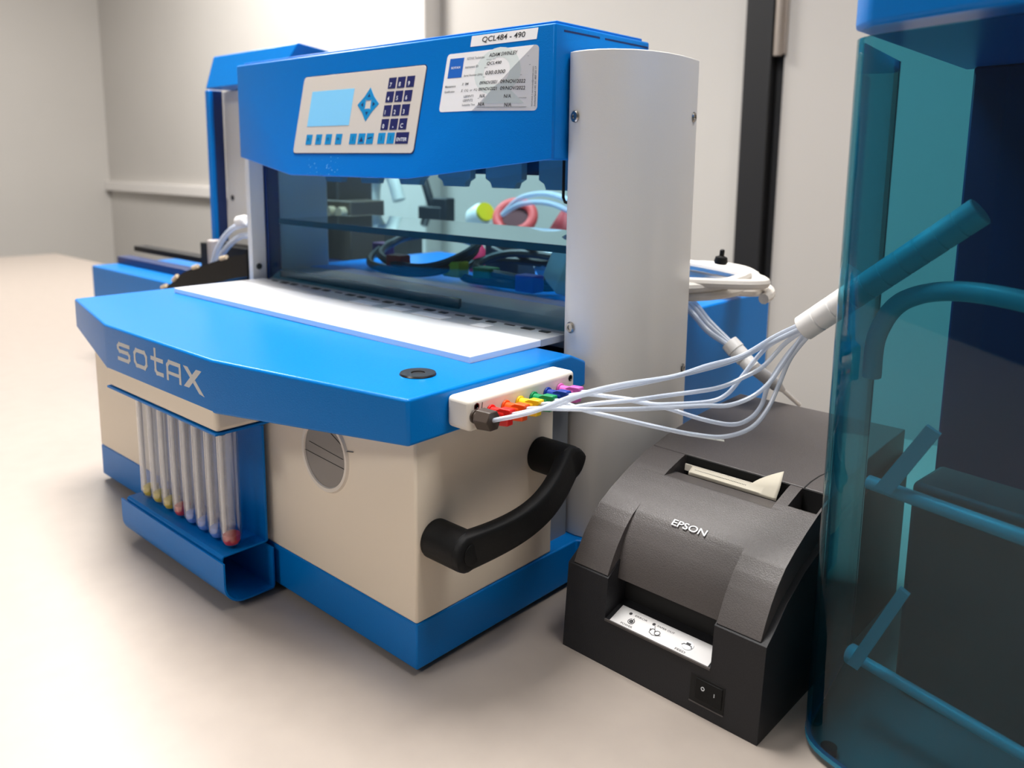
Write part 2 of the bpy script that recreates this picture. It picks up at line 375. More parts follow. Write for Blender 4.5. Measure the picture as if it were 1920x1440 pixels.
def clip(poly, side):
    """part of a 2-D polygon on one side of the hood fold"""
    out = []; n = len(poly)
    for i in range(n):
        a, b = Vector(poly[i]), Vector(poly[(i+1) % n]); ka = (a-FA).dot(fp)*side; kb = (b-FA).dot(fp)*side
        if ka >= 0: out.append(tuple(a))
        if ka*kb < 0: out.append(tuple(a.lerp(b, ka/(ka-kb))))
    return out
def rpoly(u0, u1, v0, v1, r=0, n=5):
    if not r: return [(u0, v0), (u1, v0), (u1, v1), (u0, v1)]
    poly = []
    for cx, cy, a0 in ((u1-r, v1-r, 0), (u0+r, v1-r, 90), (u0+r, v0+r, 180), (u1-r, v0+r, 270)):
        for k in range(n+1):
            a = math.radians(a0+90*k/n); poly.append((cx+r*math.cos(a), cy+r*math.sin(a)))
    return poly
def folded(mb, poly, h0=0.0, h1=.03):
    for sd in (-1, 1):
        q = clip(poly, sd)
        if len(q) > 2: slab(mb, q, FH, h0, h1)
    return mb
# keypad
kp = T.part('keypad', rect(MB(), -9.55, 9.9, -10.62, -2.42, FH, -.02, .10, r=.4), PANEL, bevel=.02)
T.part('keypad_gasket', rect(MB(), -9.65, 10.0, -10.7, -2.32, FH, -.02, .03, r=.42), NAVY)
T.part('display', rect(MB(), -7.65, -.4, -7.8, -4.06, FH, .08, .12), LCD, kp)
wd, hh = 1.1, 1.06
for r, row in enumerate(('789', '456', '123', '0.C')):
    for c, ch in enumerate(row):
        u = 5.4+c*1.32-r*.05; v = -3.86-r*1.335
        T.part('number_key', rect(MB(), u-wd/2, u+wd/2, v-hh/2, v+hh/2, FH, .09, .125), KEYD, kp)
        t = MB()
        if ch == '.': rect(t, u-.1, u, v-.35, v-.22, FH, .12, .135)
        else: text_mb(t, ch, u-.3, v-.38, FH, h=.42, hgt=.135)
        T.part('key_character', t, WHT, kp)
for i, u in enumerate((-6.9, -5.18, -3.47, -1.74, .62, 1.99, 3.3, 5.06, 6.43)):
    T.part('function_key', rect(MB(), u-.53, u+.53, -9.2-.53, -9.2+.53, FH, .09, .125), KEYB, kp)
    t = MB()
    if i < 4: text_mb(t, 'F%d' % (i+1), u-.25, -9.35, FH, h=.3, hgt=.135)
    elif i == 5: slab(t, [(u-.28, -9.5), (u+.3, -9.5), (u, -9.0)], FH, .12, .135)
    elif i == 6: stroke(t, [(u-.25, -9.2), (u+.25, -9.1)], .12, FH, .135, .12)
    else: stroke(t, [(u, -9.4), (u, -9.0)], .06, FH, .135, .12)
    T.part('key_symbol', t, NAVY, kp)
T.part('enter_key', rect(MB(), 7.18, 9.0, -9.74, -8.66, FH, .09, .125), KEYD, kp)
T.part('key_character', text_mb(MB(), 'ENTER', 7.35, -9.5, FH, w=1.45, h=.33, hgt=.135), WHT, kp)
dc = Vector((2.18, -5.8))
for k in range(4):
    a = math.radians(90*k); R = lambda x, y: (dc.x+math.cos(a)*x-math.sin(a)*y, dc.y+math.sin(a)*x+math.cos(a)*y)
    T.part('arrow_key', slab(MB(), [R(0, 1.68), R(-.78, .75), R(-.36, .42), R(.36, .42), R(.78, .75)][::-1], FH, .09, .125), KEYB, kp)
    T.part('key_symbol', slab(MB(), [R(0, 1.1), R(-.22, .74), R(.22, .74)][::-1], FH, .12, .135), NAVY, kp)
# labels
ql = T.part('asset_label', folded(MB(), rpoly(15.25, 22.85, -1.19, -.24)), LAB)
T.part('label_text', text_mb(MB(), 'QCL484 - 490', 16.6, -.99, FH, w=4.95, h=.56, hgt=.045), INK, ql)
cl = T.part('service_label', folded(MB(), rpoly(12.5, 23.15, -6.9, -1.65, .35)), LAB)
wm = MB()
ring = [(18.9+2.55*math.cos(a), -3.5+1.9*math.sin(a)*1.05) for a in [math.radians(90+15*i) for i in range(24)]]
for i in range(24):
    a, b = math.radians(90+15*i), math.radians(105+15*i)
    folded(wm, [(18.9+ro*math.cos(t), -3.55+ro*.78*math.sin(t)) for ro, t in ((1.5, a), (2.6, a), (2.6, b), (1.5, b))], .03, .038)
folded(wm, [(17.6, -6.3), (21.9, -6.3), (20.2, -4.9), (18.8, -4.9)], .03, .039)
T.part('label_watermark', wm, WMK, cl)
lb = T.part('label_logo_square', rect(MB(), 12.95, 14.72, -3.86, -2.1, FH, .03, .045), LBLUE, cl)
T.part('label_text', text_mb(MB(), 'SOTAX', 13.25, -3.05, FH, w=1.2, h=.2, hgt=.055), WHT, cl)
pr = MB()
for s_, u, v, w_ in (('SOTAX Technician:', 15.1, -2.35, 2.15), ('Instrument ID:', 15.05, -3.1, 1.6), ('Serial Number (S/N):', 15.02, -3.88, 2.3),
                     ('Maintenance', 12.85, -4.72, 1.35), ('Qualification', 12.85, -5.22, 1.3), ('IM', 15.35, -4.6, .4), ('OQ  or  PQ', 15.35, -5.2, 1.6),
                     ('USP/PVT1', 15.4, -5.72, 1.2), ('USP/PVT2', 15.4, -6.08, 1.2), ('Suitability Test', 15.35, -6.5, 1.6)):
    text_mb(pr, s_, u, v, FH, w=w_, h=.22, hgt=.05)
text_mb(pr, 'SOTAX | services@sotax.com', 22.75, -6.55, FH, w=3.2, h=.16, hgt=.05, rot=math.pi/2)
text_mb(pr, 'Switzerland +41 61 487 53 17', 23.0, -6.55, FH, w=3.2, h=.16, hgt=.05, rot=math.pi/2)
for u0, u1, v in ((17.5, 22.2, -2.5), (17.4, 22.4, -3.2), (17.4, 21.6, -4.0), (17.2, 22.1, -6.6), (17.2, 22.1, -5.85)): stroke(pr, [(u0, v), (u1, v)], .025, FH, .05, .03)
T.part('printed_text', pr, INKG, cl)
hw = MB()
for s_, u, v, w_, h_ in (('ADAM SWINLEY', 17.75, -2.3, 3.2, .33), ('QCL490', 17.6, -3.02, 1.7, .3), ('030.0300', 17.6, -3.82, 2.3, .32),
                         ('09/NOV/2021', 17.1, -4.65, 2.05, .28), ('09/NOV/2022', 19.5, -4.65, 2.45, .3), ('09/NOV/2021', 17.1, -5.2, 2.05, .28), ('09/NOV/2022', 19.5, -5.2, 2.45, .3),
                         ('N/A', 17.35, -5.8, .6, .3), ('N/A', 19.9, -5.85, .7, .3), ('N/A', 17.3, -6.5, .65, .3), ('N/A', 19.95, -6.55, .7, .3), ('X', 14.95, -4.62, .2, .24), ('X', 14.95, -5.2, .2, .24)):
    text_mb(hw, s_, u, v, FH, w=w_, h=h_, hgt=.052, shear=.15)
T.part('handwriting', hw, INK, cl)
# splashes of dried paint chips under the keypad
ch = MB()
for i in range(26):
    u = random.uniform(-6.8, -.5); v = random.uniform(-12.9, -11.0); r = random.uniform(.02, .07)
    rect(ch, u-r, u+r, v-r, v+r, FH, 0, .012)
T.part('paint_chips', ch, mat('pale_chip', (96, 168, 224), .5))

# hanging holder heads below the hood and the tinted screen
for i in range(6):
    x = -7.6-i*7.0
    T.part('holder_head', MB().prism([(x-2.4, 37.4), (x-2.4, 34.9), (x-1.75, 34.55), (x-1.5, 34.0), (x+1.5, 34.0), (x+1.75, 34.55), (x+2.4, 34.9), (x+2.4, 37.4)], 24.5, 25.3, 'y'),
           mat('slate_plastic', (132, 150, 162), .4) if i == 0 else bpy.data.materials['slate_plastic'])
T.part('head_rail', MB().box(-51, -3.2, 26.5, 27.3, 35.3, 37.4), NAVY)
T.part('hook', MB().tube([(-3.6, 20.2, 37), (-3.6, 20.2, 33.6), (-3.4, 20.2, 33.2), (-2.6, 20.2, 33.1)], .13, 8), BLACK)
T.part('tinted_screen', MB().box(-51.4, -2.7, 20.75, 21.0, 21.75, 37.2), TINT)
T.part('tinted_shelf', MB().box(-50.0, -3.3, 21.7, 35.5, 28.75, 29.25), TINTS)
T.part('shelf_edge', MB().box(-50.0, -3.3, 21.4, 21.7, 28.6, 29.3), EDGE)

# manifold on the tray side
mf = T.part('manifold', MB().box(.9, 3.15, 2.1, 13.6, 18.5, 20.75), POM, bevel=.35, bseg=4)
for p in ((3.15, 2.75, 20.25), (3.15, 13.0, 20.25)):
    T.part('manifold_screw', MB().lathe([(.24, -.02), (.24, .03), (.17, .03), (.15, 0), (0, 0)], p, (1, 0, 0), 16), STEELD, mf)
def FM(u, v, h): return (3.15+h, u, v)
T.part('port_mark', stroke(MB(), [(3.25, 20.0), (3.3, 20.4)], .05, FM, .02), INK, mf)

# carrying handle on the right side
hdl = MB()
hdl.cyl((0, 1.76, 10.12), (3.6, 1.76, 10.12), 1.42, seg=40); hdl.cyl((0, 13.1, 13.35), (3.6, 13.1, 13.35), 1.42, seg=40)
HH = T.part('handle_mount', MB().cyl((0, 1.76, 10.12), (3.3, 1.76, 10.12), 1.42, seg=40), BLACK, bevel=.12)
T.part('handle_mount', MB().cyl((0, 13.1, 13.35), (3.3, 13.1, 13.35), 1.42, seg=40), BLACK, bevel=.12)
g = MB(); N = 28; rows = []
for i in range(N+1):
    t = i/N; y = 1.76+(13.1-1.76)*t; z = 10.12+(13.35-10.12)*t
    bow = math.sin(math.pi*t); x = 3.0+1.5*bow
    wdt = 1.42-.22*bow; thk = .75-.1*bow
    dy, dz = -3.23/11.8, 11.34/11.8
    sec = []
    for k in range(16):
        a = 2*math.pi*k/16; ca, sa = math.cos(a), math.sin(a)
        e = lambda c: math.copysign(abs(c)**.5, c)
        sec.append((x+thk*e(ca), y+dy*wdt*e(sa), z+dz*wdt*e(sa)-.30*bow))
    rows.append(sec)
# rounded ends
def endcap(cen, sgn):
    out = []
    for j in range(1, 6):
        a = j/5*math.pi/2; off = math.sin(a)*1.42; sc = math.cos(a)
        sec = []
        for k in range(16):
            b = 2*math.pi*k/16; e = lambda c: math.copysign(abs(c)**.5, c)
            wv = 1.42*max(sc, .02)
            dy, dz = -3.23/11.8, 11.34/11.8
            sec.append((3.0+.75*e(math.cos(b)), cen[0]+sgn*off*dz+dy*wv*e(math.sin(b)), cen[1]-sgn*off*dy*1.0+dz*wv*e(math.sin(b))))
        out.append(sec)
    return out
rows = endcap((1.76, 10.12), -1)[::-1]+rows+endcap((13.1, 13.35), 1)
vs = [p for r in rows for p in r]; n = len(rows)
fs = [(i*16+k, i*16+(k+1) % 16, (i+1)*16+(k+1) % 16, (i+1)*16+k) for i in range(n-1) for k in range(16)]+[tuple(range(16)), tuple((n-1)*16+k for k in range(16))]
T.part('handle_grip', MB().add(vs, fs), BLACK, bevel=0, angle=50)
T.part('handle_cap', MB().lathe([(.78, .0), (.78, .05), (.7, .08), (0, .08)], (3.76, 1.76, 10.12), (1, 0, 0), 32), BLACK)

# ---------------------------------------------------------------- tubing with coloured connectors
Y0 = dict(brown=2.5, red=4.1, orange=5.6, yellow=7.1, green=8.6, blue=10.2, pink=11.7)
PATH = dict(
 brown=[(4.46, 2.5, 19.63), (5.3, 2.55, 19.85), (7.67, 3.29, 20.73), (9.36, 5.15, 21.68), (10.89, 8.12, 22.16), (12.66, 11.91, 22.34), (13.91, 14.25, 22.88), (15.48, 16.24, 23.52), (17.22, 17.64, 24.96), (18.9, 18.0, 26.04)],
 red=[(4.57, 4.1, 19.7), (5.79, 4.19, 20.02), (8.11, 5.08, 20.86), (9.53, 6.57, 21.59), (11.79, 10.43, 22.09), (13.76, 13.95, 22.61), (15.3, 15.99, 23.27), (16.78, 17.33, 24.34), (19.03, 18.0, 25.84)],
 orange=[(4.55, 5.6, 19.75), (5.7, 5.66, 20.0), (8.17, 6.38, 20.33), (10.02, 7.68, 20.4), (12.1, 10.06, 20.39), (14.34, 13.12, 20.38), (15.55, 14.6, 20.35), (16.62, 15.83, 20.91), (17.39, 16.77, 21.88), (18.01, 17.55, 23.31), (19.12, 18.0, 25.49)],
 yellow=[(4.57, 7.1, 19.85), (5.86, 7.19, 20.03), (7.28, 7.53, 19.99), (8.88, 8.34, 20.42), (10.84, 10.09, 20.71), (12.23, 11.77, 20.94), (14.55, 14.65, 21.34), (15.78, 16.05, 22.06), (16.8, 16.99, 22.9), (17.83, 17.78, 24.47), (19.04, 18.0, 25.62)],
 green=[(4.55, 8.6, 19.85), (5.64, 8.65, 19.86), (7.52, 8.98, 19.53), (9.79, 9.86, 19.25), (12.42, 11.62, 18.68), (13.99, 12.93, 18.31), (15.51, 14.21, 18.2), (16.85, 15.39, 18.83), (17.53, 16.31, 20.05), (17.88, 17.16, 21.71), (18.32, 17.77, 23.55), (19.39, 18.0, 25.31)],
 blue=[(4.64, 10.2, 19.85), (6.26, 10.31, 20.15), (8.39, 10.85, 20.28), (10.8, 12.12, 20.0), (12.08, 13.05, 20.03), (14.04, 14.64, 20.28), (14.95, 15.47, 20.83), (15.53, 16.32, 21.96), (16.17, 17.12, 23.29), (17.05, 17.66, 24.44), (18.96, 18.0, 25.68)],
 pink=[(4.62, 11.7, 19.9), (5.68, 11.73, 19.9), (7.02, 11.88, 19.86), (9.33, 12.42, 19.9), (11.58, 13.35, 19.55), (13.66, 14.48, 18.97), (15.39, 15.47, 18.74), (16.39, 16.06, 19.21), (16.97, 16.59, 20.17), (17.19, 17.23, 21.75), (18.09, 17.82, 23.8), (19.24, 18.0, 25.39)])
DESC = dict(brown='thin clear tube with dark brown hexagonal connector, nearest end of the white block',
            red='thin clear tube plugged into the white block with a red winged connector',
            orange='thin clear tube plugged into the white block with an orange winged connector',
            yellow='thin clear tube plugged into the white block with a yellow winged connector',
            green='thin clear tube with green winged connector, drooping lowest above the printer',
            blue='thin clear tube plugged into the white block with a dark blue winged connector',
            pink='thin clear tube with pink winged connector, farthest along the white block')
for key, pts in PATH.items():
    y = Y0[key]; z = 19.62
    t = Thing('tubing_line', DESC[key], 'tube', (3.2, y, z), group='clear tubes plugged into the manifold')
    m = MB(); m.cyl((3.16, y, z), (3.34, y, z), .48, seg=20)
    if key == 'brown':
        m.cyl((3.3, y, z), (3.8, y, z), .36, seg=20); m.cyl((3.75, y, z-.02), (5.0, y, z+.05), .78, .72, seg=6)
    else:
        m.cyl((3.3, y, z), (4.7, y, z+.05), .36, seg=20)
        m.prism([(3.9, z-.8), (5.0, z-.65), (5.0, z+.15), (5.25, z+.3), (5.2, z+.55), (4.3, z+.5), (3.9, z+.3)], y-.3, y+.3, 'y')
    t.part('connector', m, COLS[key], bevel=.06, label=key+' connector')
    P = smooth_path([Vector((4.6, y, z))]+[Vector(p) for p in pts[1:]], 8)
    t.part('tube', MB().tube(P, .155, 10), TUBE)
# white spiral wrapped bundle
d = Vector((21.44-19.17, 0, 27.78-25.86)).normalized()
B0 = Vector((18.95, 18, 25.68)); t = Thing('spiral_wrap_bundle', 'white spiral wrapped tube bundle rising towards the teal screen', 'cable sleeve', tuple(B0))
prof = []
L = 13; k = 0
while k < L:
    prof += [(.80, k), (.88, k+.06), (.88, k+1.22), (.80, k+1.28)]; k += 1.3
t.part('spiral_wrap', MB().lathe([(.62, .02)]+prof+[(.0, L)], B0, d, 28), WRAP)
t.part('inner_tubes', MB().cyl(B0+d*.05, B0+d*.35, .62), mat('bundle_core', (206, 204, 204), .5))
# second bundle behind the column, running down behind the printer
B = [(2.0, 33, 23.2), (4.05, 33, 21.14), (6.84, 33.5, 19.6)]
for i, (dy, dz) in enumerate(((0, .25), (.3, 0), (0, -.25), (-.3, 0), (.15, .45))):
    P = smooth_path([(-1.5, 34+dy, 24.5+dz), (2.0, 33+dy, 23+dz*1.8), (4.0, 33+dy, 21.3+dz*1.6), (6.6, 33+dy*.6, 19.9+dz*.5), (8.0, 33+dy*.6, 18.8+dz*.5)], 8)
    o = single('clear_tube', MB().tube(P, .2, 8), TUBE, 'thin clear tube running from behind the grey column into the grey hose', 'tube', tuple(P[0]), group='clear tubes behind the column')
h = Thing('grey_hose', 'pale grey hose with white wrapped cuff sloping down behind the printer', 'hose', (6.4, 33, 20.1))
h.part('hose', MB().tube(smooth_path([(8.4, 33, 18.5), (8.9, 33.7, 17.9), (9.5, 35.0, 16.9), (10.0, 36.6, 15.85)], 8), [.62]*20+[.5, .4, .35, .3, .25], 16), HOSE)
dd = Vector((9.0-6.2, 0, 18.0-20.3)).normalized()
h.part('tip', MB().cyl((9.95, 36.5, 15.9), (10.5, 39.4, 13.9), .22), WRAP)
h.part('cuff', MB().lathe([(.5, 0), (.82, .05), (.85, 1.0), (.74, 1.05), (.78, 1.1), (.78, 2.1), (.68, 2.2), (.72, 2.3), (.72, 3.2), (.5, 3.5)], (6.1, 33, 20.35), dd, 24), WRAP)

# ---------------------------------------------------------------- off-white coiled cable on the rear housing
pts = []
turns = 4
for i in range(turns*40+1):
    a = i/40*2*math.pi; tt = i/(turns*40)
    rx = 9.0+1.1*math.sin(a*.37+1); ry = 6.3+1.0*math.cos(a*.53)
    pts.append((-3.0+rx*math.cos(a), 38+ry*math.sin(a)+.9*math.sin(a*.25), 23.9+2.1*tt+.45*math.sin(a*1.5)+.5*math.sin(a)*tt))
t = Thing('coiled_cable', 'off-white mains cable wound in loops on the blue rear housing', 'cable', (-3, 38, 22.5))
t.part('cable', MB().tube(pts, .52, 10), CABLE)

kn = MB().lathe([(.6, 0), (.7, .25), (.6, .7), (.25, .85), (.25, 1.4), (.15, 1.5), (0, 1.5)], (1.2, 40, 26.6), (.1, 0, 1), 14)
single('cable_clip', kn, BLACK, 'small black knob clip standing on top of the off-white cable coil', 'clip', (1.2, 40, 26.2))

# ---------------------------------------------------------------- test tube rack under the tray
R = Thing('test_tube_rack', 'blue sheet metal rack with curved drip gutter hanging on the instrument front', 'rack', (XC, -2.5, 0))
xr = -18.3; xl = mir(xr)
R.part('back_plate', MB().box(xl, xr, -.75, -.55, 4.6, 15.45), BLUE, bevel=.04)
def sheet(path, t_, x0, x1):
    """bent sheet: 2-D (y,z) centreline given thickness, extruded along x"""
    P = [Vector(p) for p in path]; L = []; Rr = []
    for i, p in enumerate(P):
        d_ = (P[min(i+1, len(P)-1)]-P[max(i-1, 0)]).normalized(); n_ = Vector((-d_.y, d_.x))*t_/2
        L.append(tuple(p+n_)); Rr.append(tuple(p-n_))
    m = MB()
    n = len(L); vs = [(x, a[0], a[1]) for x in (x0, x1) for a in L+Rr]; N2 = 2*n
    fs = []
    for i in range(n-1):
        fs += [(i, i+1, N2+i+1, N2+i), (n+i, N2+n+i, N2+n+i+1, n+i+1), (i, n+i, n+i+1, i+1), (N2+i, N2+i+1, N2+n+i+1, N2+n+i)]
    fs += [(0, N2, N2+n, n), (n-1, 2*n-1, N2+2*n-1, N2+n-1)]
    return m.add(vs, fs)
R.part('shelf', sheet([(-.65, 4.6), (-4.6, 4.6), (-4.72, 4.5), (-4.78, 4.1)], .16, xl, xr), BLUE, bevel=.03)
arc = [(-5.0, 4.35), (-5.0, 2.7)]+[(-3.2-1.8*math.cos(a), 2.4-1.75*math.sin(a)) for a in [math.radians(10*i) for i in range(1, 9)]]+[(-2.6, .62), (-.62, .62), (-.55, .8), (-.55, 4.2)]
R.part('gutter', sheet(arc, .16, mir(-17.6), -17.6), BLUE, bevel=.03)
R.part('top_rail', MB().box(mir(-17.1), -17.1, -5.45, -.55, 15.3, 15.5), BLUE, bevel=.03)
for x, y in ((-17.6, -4.7), (-17.6, -1.2), (mir(-17.6), -4.7)):
    R.part('hook_screw', MB().lathe([(.25, 0), (.33, -.12), (.12, -.12), (0, -.05)], (x, y, 15.3), (0, 0, 1), 16), STEEL)
caps = [('red', CAPR), ('pale blue', CAPB), ('pale blue', CAPB), ('pale blue', CAPB), ('red', CAPR), ('yellow', CAPY), ('yellow', CAPY), ('yellow', CAPY)]
tl = ['glass test tube with red cap, nearest end of the blue rack', 'glass test tube with pale blue cap, next to the nearest red capped one',
      'glass test tube with pale blue cap, the middle one of three', 'glass test tube with pale blue cap, beside the farther red capped tube',
      'glass test tube with red cap between pale blue and yellow capped tubes', 'glass test tube with yellow cap, next to the farther red capped one',
      'glass test tube with yellow cap, second after the farther red capped one', 'glass test tube with yellow cap, outermost on the left of the rack']
for i in range(8):
    x = -19.35-i*2.12; y = -3.3
    t = Thing('test_tube', tl[i], 'test tube', (x, y, 4.7), group='glass test tubes in the blue rack')
    r = .86
    t.part('glass', MB().lathe([(0, .02), (.45, .12), (.74, .4), (r, .9), (r, 10.55), (r-.1, 10.55), (r-.1, .95), (.6, .42), (0, .2)], (x, y, 4.7), (0, 0, 1), 28), GLASS)
    t.part('rod', MB().cyl((x-.45, y-.35, 5.6), (x-.45, y-.35, 15.0), .16, seg=12), mat('white_rod', (236, 228, 220), .3) if i == 0 else bpy.data.materials['white_rod'])  # white streak inside the glass, painted in as the tube's highlight
    t.part('coloured_disc', MB().lathe([(0, .3), (.55, .32), (.7, .6), (.7, 1.15), (.45, 1.3), (0, 1.3)], (x, y, 4.7), (0, 0, 1), 24), caps[i][1], label=caps[i][0]+' disc')

# ---------------------------------------------------------------- receipt printer
PR = Thing('receipt_printer', 'charcoal receipt printer with torn paper strip standing beside the instrument', 'printer', (5.0, 10.42, 0), math.radians(-1.16), local=True)
P_ = [(.6, 6.75), (1.1, 7.75), (1.8, 8.8), (2.6, 9.75), (3.6, 10.6), (5.0, 11.35), (6.6, 12.05), (8.3, 12.7), (10.2, 13.25), (13.6, 13.95), (17.6, 14.4), (22, 14.65), (25.8, 14.75)]
def surf(y):
    for (a, b), (c, d_) in zip(P_[:-1], P_[1:]):
        if a <= y <= c: return b+(d_-b)*(y-a)/(c-a)
    return P_[-1][1]
Lf = [(0, 0), (.5, 6.6)]; Ls = [(1.6, 7.3), (3.2, 8.5), (5.7, 9.7), (9, 10.7), (13, 11.6), (18, 12.3), (25.8, 12.7), (25.8, 0)]
DX0, DX1 = 3.7, 12.35
lower = MB()
lower.prism(Lf+Ls, 0, DX0, 'x').prism(Lf+Ls, DX1, 16, 'x')
lower.prism([(0, 0), (.27, 3.55), (2.75, 4.25), (2.8, 8.8), (3.4, 9.4), (5.7, 10.2), (25.8, 12.5), (25.8, 0)], DX0, DX1, 'x')
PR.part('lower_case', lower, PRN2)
PR.part('recess_back', MB().box(DX0+.02, DX1-.02, 2.7, 2.75, 4.1, 8.6), HOLE)
# top cover, front part: one continuous shell with a paper slot and a finger recess cut into it
i0 = .45; i1 = 15.55
DQ = [(1.75, 6.2), (1.85, 6.9), (1.97, 7.5), (2.12, 8.05), (2.35, 8.65), (2.65, 9.2), (3.05, 9.78), (3.5, 10.28), (4.0, 10.76), (4.6, surf(4.6))]
ys = sorted(set([round(.6+.35*k, 3) for k in range(29)]+[p[0] for p in DQ]+[3.6, 7.7, 8.4, 9.0, 9.4, 9.45, 10.75]))
ys = [y for y in ys if y <= 10.75]
def zP(y): return surf(y)
def zSlot(y):
    if y < 1.74: return None
    if y < 4.6:
        for (a, b), (c, d_) in zip(DQ[:-1], DQ[1:]):
            if a <= y <= c+1e-6: return b+(d_-b)*(y-a)/(c-a)
    if y <= 7.7: return surf(y)
    if y <= 9.41: return surf(7.7)-.15*(y-7.7)/1.7
    return 11.2 if y > 9.43 else 11.9
def zPit(y):
    if y <= 8.4: return surf(y)
    return surf(8.4)-.25-.75*min(1, (y-8.4)/2.2) if y > 8.9 else surf(8.4)-.25*(y-8.4)/.6
iv = [(i0, DX0-.12, zP), (DX0-.12, DX1+.1, zSlot), (DX1+.1, 13.35, zP), (13.35, 15.4, zPit), (15.4, i1, zP)]
sc_ = MB()
def q4(a, b, c, d): sc_.add([a, b, c, d], [(0, 1, 2, 3)])
FLO = lambda y: max(5.9, surf(y)-2.9)
for (x0, x1, f_) in iv:
    for ya, yb in zip(ys[:-1], ys[1:]):
        za, zb = f_(ya), f_(yb)
        if za is None or zb is None: continue
        q4((x0, ya, za), (x1, ya, za), (x1, yb, zb), (x0, yb, zb))
edges_ = [(i0, lambda y: FLO(y), zP)]+[(iv[k][1], iv[k][2], iv[k+1][2]) for k in range(4)]+[(i1, zP, lambda y: FLO(y))]
for x, fa, fb in edges_:
    for ya, yb in zip(ys[:-1], ys[1:]):
        A = [fa(ya), fa(yb)]; B_ = [fb(ya), fb(yb)]
        if None in A: A = [FLO(ya), FLO(yb)]
        if None in B_: B_ = [FLO(ya), FLO(yb)]
        if abs(A[0]-B_[0]) < 1e-6 and abs(A[1]-B_[1]) < 1e-6: continue
        if abs(A[0]-B_[0]) < 1e-6: sc_.add([(x, ya, A[0]), (x, yb, A[1]), (x, yb, B_[1])], [(0, 1, 2)])
        elif abs(A[1]-B_[1]) < 1e-6: sc_.add([(x, ya, A[0]), (x, yb, A[1]), (x, ya, B_[0])], [(0, 1, 2)])
        else: q4((x, ya, A[0]), (x, yb, A[1]), (x, yb, B_[1]), (x, ya, B_[0]))
for x0, x1 in ((i0, DX0-.12), (DX1+.1, 13.35), (13.35, 15.4), (15.4, i1)):
    q4((x0, .6, 6.75), (x1, .6, 6.75), (x1, 2.6, 6.7), (x0, 2.6, 6.7))
co = PR.part('top_cover', sc_, PRN, bevel=0)
bm = bmesh.new(); bm.from_mesh(co.data); bmesh.ops.remove_doubles(bm, verts=bm.verts, dist=1e-6); bmesh.ops.recalc_face_normals(bm, faces=bm.faces); bm.to_mesh(co.data); bm.free()
co.data.shade_smooth(); co.data.set_sharp_from_angle(angle=math.radians(35))
md = co.modifiers.new('bevel', 'BEVEL'); md.width = .0009; md.segments = 3; md.limit_method = 'ANGLE'; md.angle_limit = math.radians(40)
# rear cover
rear = [(10.87, surf(10.87))]+[p for p in P_ if p[0] > 11]
PR.part('rear_cover', MB().prism(rear+[(25.8, 12), (11.6, 10.6), (10.87, 11)], i0, i1, 'x'), PRN, bevel=.08, bseg=3)
PR.part('slot_cavity', MB().box(DX0+.05, DX1, 8.05, 10.86, 10.3, 10.9), HOLE)
PR.part('slot_wall', MB().box(DX0+.02, DX1+.05, 10.72, 10.95, 10.6, surf(10.9)-.05).box(13.4, 15.5, 10.7, 10.95, 10.6, surf(10.9)-.05), HOLE)
# paper roll-lid button seams
bs = MB()
def FS(u, v, h): return (u, v, surf(v)+h)
for a, b in zip(*(lambda q: (q[:-1], q[1:]))([(13.45, 10.9), (13.5, 11.8), (13.7, 12.8), (14.1, 13.9), (14.6, 14.7), (15.4, 15.0)])):
    stroke(bs, [a, b], .09, FS, .025)
stroke(bs, [(14.35, 12.4), (14.65, 12.6)], .07, FS, .025)
PR.part('button_seam', bs, HOLE)
# tear bar and paper
PR.part('tear_bar', MB().prism([(10.15, 12.3), (10.25, 12.85), (10.45, 12.8), (10.45, 12.3)], 3.9, 9.9, 'x'), mat('pale_tear_bar', (214, 206, 192), .3), bevel=.04)
pp = MB(); rowsN = 26
pa = []
for i in range(rowsN+1):
    t_ = i/rowsN; x = 4.7+(12.0-4.7)*t_
    k_ = max(0, (t_-.70)/.30)**.75
    pa.append([Vector((x, 9.45, 12.35)), Vector((x, 9.5, 12.58)), Vector((x, 9.95, 12.86+.25*k_)), Vector((x, 9.98+.5*k_, 12.9+1.45*k_))])
vs = [p for r_ in pa for p in r_]; fs = []
for i in range(rowsN):
    for k in range(3): fs.append((i*4+k, i*4+k+1, (i+1)*4+k+1, (i+1)*4+k))
po = PR.part('paper', MB().add(vs, fs), PAPER, label='torn white paper strip')
md = po.modifiers.new('thick', 'SOLIDIFY'); md.thickness = .0002
dt = MB()
for i in range(34):
    x = 5.1+i*.13
    dt.box(x, x+.05, 9.72, 9.77, 12.72, 12.78)
PR.part('perforation', dt, INK, po)
PR.part('white_strip', MB().add([FS(1.2, 13.6, .0), FS(5.0, 14.4, .0), FS(5.2, 14.1, .0), FS(2.1, 13.45, .0), FS(1.2, 13.6, .03), FS(5.0, 14.4, .03), FS(5.2, 14.1, .03), FS(2.1, 13.45, .03)],
        [(0, 1, 2, 3), (4, 5, 6, 7), (0, 1, 5, 4), (1, 2, 6, 5), (2, 3, 7, 6), (3, 0, 4, 7)]), mat('tape_white', (196, 196, 188), .5))
# logo on cover
def FE(u, v, h):
    # v measured along the slope from y=3.9
    y = 3.75+v*.80; return Vector((u, y-h*.45, surf(y)+h*.9))
PR.part('logo', text_mb(MB(), 'EPSON', 6.75, .05, FE, w=2.75, h=.62, hgt=.03), WHT)
